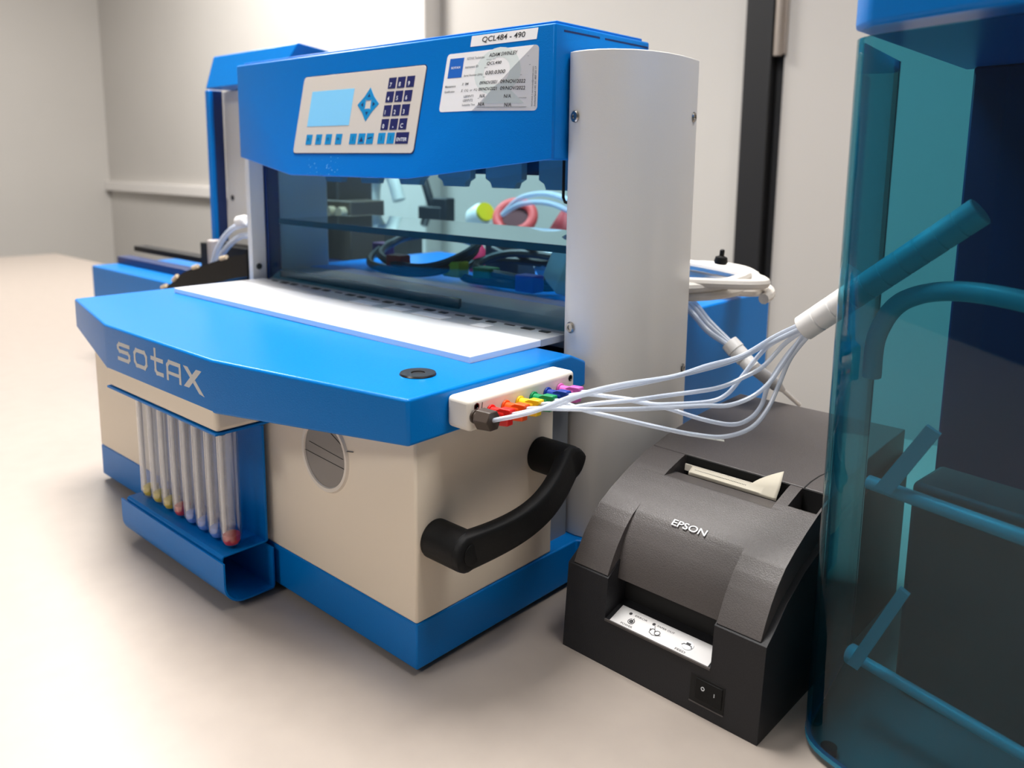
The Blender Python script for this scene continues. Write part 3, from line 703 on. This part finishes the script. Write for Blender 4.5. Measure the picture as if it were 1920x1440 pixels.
# control panel
def FC(u, v, h): return (u, .3+v*.96-h*.28, 3.58+v*.27+h*.96)
cp = PR.part('control_panel', rect(MB(), 4.1, 12.15, 0.0, 1.75, FC, .0, .06), LAB, bevel=.02)
PR.part('panel_lip', MB().box(DX0, DX1, .18, .3, 3.45, 3.62), PRN, bevel=.02)
ci = MB()
for x, y in ((5.1, 1.3), (7.1, 1.3)):
    ci.lathe([(.13, 0), (0, .01)], FC(x, y, .065), (0, -.28, .96), 14)
text_mb(ci, 'POWER', 4.95, .12, FC, w=1.0, h=.17, hgt=.068); text_mb(ci, 'FEED', 9.5, .12, FC, w=.8, h=.17, hgt=.068)
text_mb(ci, 'ERROR', 5.5, 1.22, FC, w=1.05, h=.16, hgt=.068); text_mb(ci, 'PAPER OUT', 7.4, 1.22, FC, w=1.4, h=.16, hgt=.068)
def circ(x, y, r, a0=0, a1=360, n=18): return [(x+r*math.cos(math.radians(a0+(a1-a0)*i/n)), y+r*math.sin(math.radians(a0+(a1-a0)*i/n))) for i in range(n+1)]
stroke(ci, circ(5.55, .68, .24, 110, 430), .05, FC, .068, .06); stroke(ci, [(5.55, .62), (5.6, 1.0)], .05, FC, .068, .06)
stroke(ci, circ(5.55, .68, .1), .1, FC, .068, .06)
stroke(ci, circ(7.75, .7, .2), .05, FC, .068, .06); stroke(ci, circ(7.35, .75, .16, 0, 200), .05, FC, .068, .06)
stroke(ci, [(7.1, .85), (7.2, .5), (7.5, .38), (7.8, .45), (8.05, .6)], .05, FC, .068, .06); stroke(ci, [(7.4, .95), (7.25, 1.2)], .04, FC, .068, .06)
stroke(ci, [(9.75, .72), (9.85, .85), (10.4, .85), (10.5, .7)], .06, FC, .14, .13); slab(ci, [(9.98, .85), (10.3, .85), (10.3, 1.05), (9.98, 1.05)], FC, .13, .14)
PR.part('panel_print', ci, INK, cp)
PR.part('feed_button', MB().lathe([(.42, 0), (.40, .07), (0, .09)], FC(10.15, .85, .05), (0, -.28, .96), 24), WHT, cp)
# power switch
def FF(u, v, h): return (u, .076*v-h, v)
PR.part('switch_frame', rect(MB(), 11.0, 13.55, .85, 2.75, FF, .0, .04), HOLE, bevel=.02)
sw = PR.part('power_switch', rect(MB(), 11.45, 13.4, 1.15, 2.6, FF, .02, .12), BLACK, bevel=.04)
si = MB(); stroke(si, circ(12.0, 2.05, .11), .045, FF, .135, .12); stroke(si, [(12.85, 1.85), (12.85, 2.05)], .05, FF, .135, .12)
PR.part('switch_marks', si, WHT, sw)
PR.part('switch_lip', MB().add([FF(11.0, .78, 0), FF(13.55, .78, 0), FF(13.55, .85, 0), FF(11.0, .85, 0), FF(11.0, .78, .07), FF(13.55, .78, .07), FF(13.55, .85, .05), FF(11.0, .85, .05)],
        [(0, 1, 2, 3), (4, 5, 6, 7), (0, 1, 5, 4), (2, 3, 7, 6), (0, 3, 7, 4), (1, 2, 6, 5)]), PRN)

# ---------------------------------------------------------------- things on the rear housing, seen through the tinted screen
DK = 22.55
def coil(name, label, cx, cy, rx, ry, rot, r, m, tags, tilt=0, turns=2):
    t = Thing(name, label, 'cable', (cx, cy, DK))
    for k in range(turns):
        pts = []
        for i in range(48):
            a = 2*math.pi*i/48
            x, y = (rx-k*.9)*math.cos(a), (ry-k*.5)*math.sin(a)
            X = math.cos(rot)*x-math.sin(rot)*y; Y = math.sin(rot)*x+math.cos(rot)*y
            pts.append((cx+X+k*1.3, cy+Y, DK+r+.15+k*1.7*r+tilt*(1+math.sin(a))*ry+.2*math.sin(3*a+k)))
        t.part('loop', MB().tube(pts, r, 8, closed=True), m)
    for col, (x, y, z) in tags:
        t.part('tag', MB().box(x-1.3, x+1.3, y-.9, y+.9, z-.9, z+.9), TAGS[col], bevel=.15, label=col+' tag')
    return t
CB = mat('dark_cable', (40, 44, 50), .45)
coil('coiled_lead', 'dark looped lead with red, purple and yellow tags behind the tinted screen', -37, 33.5, 10.5, 5.2, -.25, .5, CB,
     [('purple', (-47.5, 36.0, 24.6)), ('red', (-36.5, 29.4, 24.3)), ('yellow', (-27.2, 30.2, 24.3))], tilt=.36)
coil('coiled_lead', 'dark looped lead with green and blue tags near the column behind the screen', -20.5, 34.0, 8.0, 4.2, .1, .5, CB,
     [('green', (-22.5, 30.4, 24.0)), ('blue', (-15.4, 29.6, 23.9))], tilt=.22)
single('dark_clamp', MB().box(-30.5, -25.0, 38.5, 42, DK, 26.6).tube([(-29, 38.3, 26), (-25, 37.8, 25), (-21, 37, 27.4)], .4, 8), mat('clamp_dark', (44, 50, 58), .5),
       'dark clamp block between the two coiled leads on the blue housing', 'clamp', (-28, 40, DK), bevel=.4)
single('red_stopper', MB().lathe([(1.3, 0), (1.2, 2.2), (.5, 3.4), (0, 3.4)], (-33.0, 40.0, DK), (0, 0, 1), 20), mat('magenta_rubber', (206, 40, 90), .5),
       'small magenta red conical stopper beside the dark clamp', 'stopper', (-33, 40, DK))
cupm = MB().lathe([(1.6, 0), (2.7, .35), (3.1, 1.2), (2.6, 4.4), (1.9, 5.4), (1.1, 5.6), (0, 5.6)], (-10.6, 30.6, 24.3), (.45, -.35, .8), 8)
single('white_cup', cupm, mat('white_cup_plastic', (226, 232, 228), .35), 'white faceted plastic cup tilted on the blue housing beside the column', 'cup', (-10.6, 30.5, DK), bevel=.15)
single('foam_lump', MB().lathe([(0, 0), (2.0, .2), (2.8, 1.5), (2.4, 3.0), (1.0, 3.9), (0, 4)], (-20.5, 40.5, DK), (0, 0, 1), 12), mat('pale_foam', (200, 208, 216), .7),
       'pale rounded plastic bag lump behind the green tagged lead', 'bag', (-20.5, 40.5, DK))
# upper level: shelf stand behind with ring, bottle, clamp
ST = Thing('rear_stand', 'pale metal stand shelf behind the instrument carrying coloured fittings', 'stand', (-45, 62, 0))
ST.part('stand_top', MB().box(-80, -22, 58, 72, 23.8, 24.4), GREYM, bevel=.1)
for x in (-79, -24): ST.part('stand_leg', MB().box(x, x+1.5, 60, 70, 0, 23.8), GREYM)
def ring(cx, cy, cz, R_, r_, ax, name, m, label):
    ax = Vector(ax).normalized(); a_ = ax.cross(Vector((0, 0, 1))).normalized(); b_ = ax.cross(a_)
    pts = [Vector((cx, cy, cz))+R_*(math.cos(2*math.pi*i/36)*a_+math.sin(2*math.pi*i/36)*b_) for i in range(36)]
    return single(name, MB().tube(pts, r_, 12, closed=True), m, label, 'ring', (cx, cy, cz))
t = Thing('coral_funnel', 'coral red rubber funnel ring with dark inside seen above the tinted shelf', 'funnel', (-53, 66, 24.4))
ax = Vector((.35, -.8, .5)).normalized(); c0 = Vector((-50.0, 66, 27.6)); a_ = ax.cross(Vector((0, 0, 1))).normalized(); b_ = ax.cross(a_)
t.part('rim', MB().tube([c0+2.7*(math.cos(2*math.pi*i/36)*a_*1.15+math.sin(2*math.pi*i/36)*b_) for i in range(36)], 0.85, 12, closed=True), REDC)
t.part('inner_cup', MB().lathe([(2.8, -.3), (2.3, -1.8), (0, -2.0)], c0, ax, 28), mat('dark_maroon', (92, 36, 44), .6))
single('red_cone', MB().lathe([(4.2, 0), (2.2, 3.2), (.8, 5.4), (0, 5.6)], (-38, 65, 24.4), (0, 0, 1), 24), mat('red_rubber', (176, 30, 44), .5), 'dark red rubber cone right of the coral funnel', 'cone', (-38, 65, 24.4))
bt = Thing('white_bottle', 'small white bottle with yellow collar lying left of the coral funnel', 'bottle', (-57.5, 66, 24.4))
bt.part('bottle_body', MB().lathe([(0, 0), (1.5, .2), (1.9, 1), (1.9, 3.4), (1.4, 4.2)], (-59.0, 65, 26.6), (.8, -.2, .35), 20), mat('bottle_white', (236, 238, 236), .4))
bt.part('collar', MB().lathe([(1.6, 0), (1.6, .8), (0, .8)], (-55.5, 64.2, 28.1), (.8, -.2, .35), 20), TAGS['yellow'], label='yellow collar')
for k, pz_ in enumerate((0, 1.4)):
    P = smooth_path([(-51, 64, 28), (-46, 63, 31-pz_*.7), (-38, 61, 31.8-pz_), (-30, 60, 29.5-pz_), (-24, 60, 26)], 8)
    single('clear_hose', MB().tube(P, .45, 10), TUBE, 'clear plastic hose arching over the coral funnel and red cone', 'hose', tuple(P[0]), group='clear hoses over the funnel')
cl2 = MB().box(-72, -66, 64, 67, 24.4, 28.6).tube([(-69, 65, 28), (-71.5, 65, 33.5)], .8, 10).box(-68.5, -64.8, 64.2, 66.5, 26, 30.2)
single('boss_clamp', cl2, mat('clamp_slate', (38, 44, 52), .5), 'dark metal boss clamp with tilted handle standing on the rear stand', 'clamp', (-69, 65, 24.4), bevel=.5)
wh = Thing('white_hook_lamp', 'white curved plastic hood arm standing left of the boss clamp', 'arm', (-76, 60, 24.4))
wh.part('curved_arm', MB().tube(smooth_path([(-82, 62, 24.4), (-82.5, 62, 31), (-80.5, 62, 34.5), (-77, 62, 34), (-74.8, 62, 29.5)], 8), [1.5]*17+[1.2]*16, 12), mat('arm_white', (226, 228, 222), .4))
# grey housing with parts left of the screen view
gb = Thing('grey_gearbox', 'dark grey instrument housing seen through the left side of the tinted screen', 'instrument', (-72, 45, 0))
gb.part('housing', MB().box(-83, -66, 42, 49, 0, 34.6), DGREY, bevel=.3)
gb.part('front_panel', MB().box(-83, -61.8, 41.3, 48, 19, 30.4), mat('brown_panel', (92, 82, 74), .5), bevel=.2)
gb.part('tray_block', MB().box(-80, -60, 36, 41.2, 0, 21.2), NAVY, bevel=.2)
gb.part('knob', MB().cyl((-63.4, 41.3, 28.6), (-63.4, 40.2, 28.6), .9).cyl((-66.2, 41.3, 28.6), (-66.2, 40.2, 28.6), .9), BRASS)
gb.part('glass_beaker', MB().cyl((-70, 38.5, 21.2), (-70, 38.5, 26), 2.4).cyl((-76, 38.5, 21.2), (-76, 38.5, 25.6), 1.5), mat('frosted_glass', (170, 190, 200), .3))
single('blue_cabinet', MB().box(-76, -70.9, 49.6, 51.5, 0, 38), BLUE, 'narrow blue cabinet beside the dark grey housing', 'cabinet', (-73.5, 50.5, 0), bevel=.2)

# ---------------------------------------------------------------- second instrument at the back left
U = Thing('rear_tester', 'second blue instrument with tall blue hood standing at the back left', 'laboratory instrument', (-90, 38, 0))
U.part('base', MB().box(-112, -60.5, 22, 29, 0, 17.6).box(-112, -84, 29, 60, 0, 17.6), BLUE, bevel=.2)
UH = MB(); UH.v = [(-79.9, 28.2, 47.1), (-60.5, 28.2, 47.2), (-56.8, 29.6, 52.1), (-79.6, 29.6, 52.0), (-79.9, 39, 47.1), (-60.4, 39, 47.2), (-61.3, 38.8, 52.1), (-79.6, 39.5, 52.0)]
UH.f = [(0, 1, 2, 3), (4, 5, 6, 7), (3, 2, 6, 7), (0, 1, 5, 4), (0, 3, 7, 4), (1, 2, 6, 5)]
U.part('hood', UH, BLUE, bevel=.2)
U.part('side_post', MB().box(-82.4, -81.1, 29.4, 31.6, 23.5, 47.1), BLUE, bevel=.15)
U.part('inner_post', MB().box(-81.1, -80.95, 30.0, 31.55, 23.5, 47.0), NAVY)
cp2 = U.part('back_column', MB().box(-80.95, -63, 31.6, 33.2, 17.6, 47.0), COLM, bevel=.1)
U.part('screw', MB().lathe([(.45, 0), (.4, .12), (0, .12)], (-79.2, 31.6, 30.6), (0, -1, 0), 16), STEELD, cp2)
U.part('black_rail', MB().box(-112, -84.5, 29.6, 32.0, 19.6, 20.6).box(-84, -70, 28.2, 31.4, 17.6, 23.4), BLACK, bevel=.15)
U.part('navy_rail', MB().box(-112, -84.5, 26.5, 29, 17.6, 18.9), NAVY, bevel=.1)
U.part('knob', MB().cyl((-74.6, 25.6, 20.5), (-74.6, 25.6, 24.6), .95), mat('grey_knob', (176, 168, 166), .35), bevel=.2)
ct = Thing('cable_track', 'black curved drag chain with tan clips arching beside the left column', 'cable track', (-68, 22, 17.6))
pth = smooth_path([(-82.5, 21, 16.6), (-78.2, 21, 18.0), (-73.8, 21, 20.2), (-67.0, 21, 22.0), (-60.5, 21, 23.6), (-56.0, 21, 24.4)], 6)
m = MB()
for a, b in zip(pth[:-1], pth[1:]):
    m.add([(p.x, y, p.z-dz) for p in (a, b) for y in (20.2, 22.2) for dz in (0, 3.0)], [(0, 1, 3, 2), (4, 6, 7, 5), (0, 4, 5, 1), (2, 3, 7, 6), (0, 2, 6, 4), (1, 5, 7, 3)])
ct.part('chain', m, BLACK)
for k in (3, 8, 15, 22):
    p = pth[k]; q = pth[k+2]; dv = (q-p).normalized()
    ct.part('clip', MB().tube([p+Vector((0, -.9, .1)), p+Vector((0, -.9, .1))+dv*1.6], .3, 8), BRASS)
for k in (0, 1):
    P = smooth_path([(-69.5+k*1.2, 22.6, 21.6), (-67.5+k*1.3, 22.6, 24.4-k*.7), (-64.2+k, 22.6, 26.8-k*1.3), (-60.8, 22.6, 27.8-k*1.5), (-56, 22.6, 28.0-k*1.5)], 8)
    single('clear_hose', MB().tube(P, .42, 10), TUBE, 'clear hose rising from the black drag chain beside the left column', 'hose', tuple(P[0]), group='clear hoses at the drag chain')
single('white_fitting', MB().cyl((-61.4, 22.3, 28.2), (-59.4, 22.3, 28.5), .75, seg=20), WRAP, 'round white hose fitting beside the left grey column', 'fitting', (-60, 22.3, 28.4), bevel=.2)

# ---------------------------------------------------------------- neighbouring instrument with teal screen on the right
V = Thing('teal_screen_instrument', 'instrument at the right edge behind a tall teal acrylic screen', 'laboratory instrument', (40, 20, 0))
ca = math.atan2(-.32, .95)
c1 = Vector((23.5, 12.1)); path = [(21.7, 24.0), (22.75, 14.2)]
for i in range(1, 6):
    a = i/6; p = Vector((22.75, 14.2)).lerp(Vector((22.95, 12.2)), a).lerp(Vector((22.95, 12.2)).lerp(Vector((24.7, 11.5)), a), a); path.append(tuple(p))
path += [(24.7, 11.5), (52, 2.6)]
def wallmesh(path, t_, z0, z1):
    P = [Vector(p) for p in path]; L_, R_ = [], []
    for i, p in enumerate(P):
        d_ = (P[min(i+1, len(P)-1)]-P[max(i-1, 0)]).normalized(); n_ = Vector((-d_.y, d_.x))*t_/2
        L_.append(p+n_); R_.append(p-n_)
    poly = [tuple(p) for p in L_]+[tuple(p) for p in R_[::-1]]
    n = len(L_); m = MB(); vs = [(p[0], p[1], z) for z in (z0, z1) for p in L_+R_]; N2 = 2*n; fs = []
    for i in range(n-1):
        fs += [(i, i+1, N2+i+1, N2+i), (n+i, N2+n+i, N2+n+i+1, n+i+1), (i, n+i, n+i+1, i+1), (N2+i, N2+i+1, N2+n+i+1, N2+n+i)]
    fs += [(0, N2, N2+n, n), (n-1, 2*n-1, N2+2*n-1, N2+n-1)]
    return m.add(vs, fs)
V.part('teal_screen', wallmesh(path, .3, .75, 43.5), TEAL)
V.part('screen_edge', wallmesh(path, .34, .45, .75), TEALE)
V.part('screen_edge_seal', wallmesh([(21.67, 24.3), (21.7, 24.02)], .34, .75, 43.5), EDGE)
V.part('hood', MB().prism([(22.85, 12.6), (24.2, 10.8), (54, 1.0), (60, 30), (22.85, 36)], 43.9, 56), BLUE, bevel=.3)
V.part('body', MB().prism([(30, 34), (62, 24), (66, 50), (34, 60)], .6, 30), CREAM, bevel=.3)
V.part('rear_post', MB().prism([(24, 34), (60, 29), (60, 33), (24, 37)], .6, 43.9), NAVY, bevel=.2)
for x, y in ((33, 36), (60, 30), (60, 46), (36, 56)): V.part('foot', MB().cyl((x, y, 0), (x, y, .62), 1.2), BLACK)
V.part('screen_foot', MB().cyl((24.6, 12.6, 0), (24.6, 12.6, .5), .5), BLACK)
am = mat('pale_aqua_fitting', (206, 232, 232), .3)
V.part('clear_arm', MB().cyl((23.9, 17.2, 4.4), (40, 12.5, 4.4), .38).cyl((24.0, 17.2, 4.4), (24.6, 17.0, 4.4), .7), am)
V.part('upright_arm', MB().prism([(24.3, 4.6), (25.0, 4.4), (27.6, 10.6), (27.0, 10.9)], 15.6, 16.0, 'y'), am)
V.part('upper_arm', MB().cyl((24.3, 17, 16.6), (40, 13, 16.6), .45).prism([(25.0, 16.8), (26, 16.6), (28.4, 21), (27.6, 21.4)], 15.8, 16.2, 'y'), am)
V.part('white_hose', MB().tube(smooth_path([(23.3, 19, 23.0), (23.6, 18.6, 26.0), (25.2, 18.2, 28.4), (29, 17.2, 29.4), (35, 15, 28.8), (40, 13, 26.5)], 8), .6, 12), WRAP)
V.part('arm_post', MB().cyl((40, 12.8, .5), (40, 12.8, 43.9), .9), STEEL)
V.part('dark_block', MB().prism([(25.5, 22), (40, 19), (41, 24), (26, 27)], .6, 15.5), DGREY, bevel=.4)
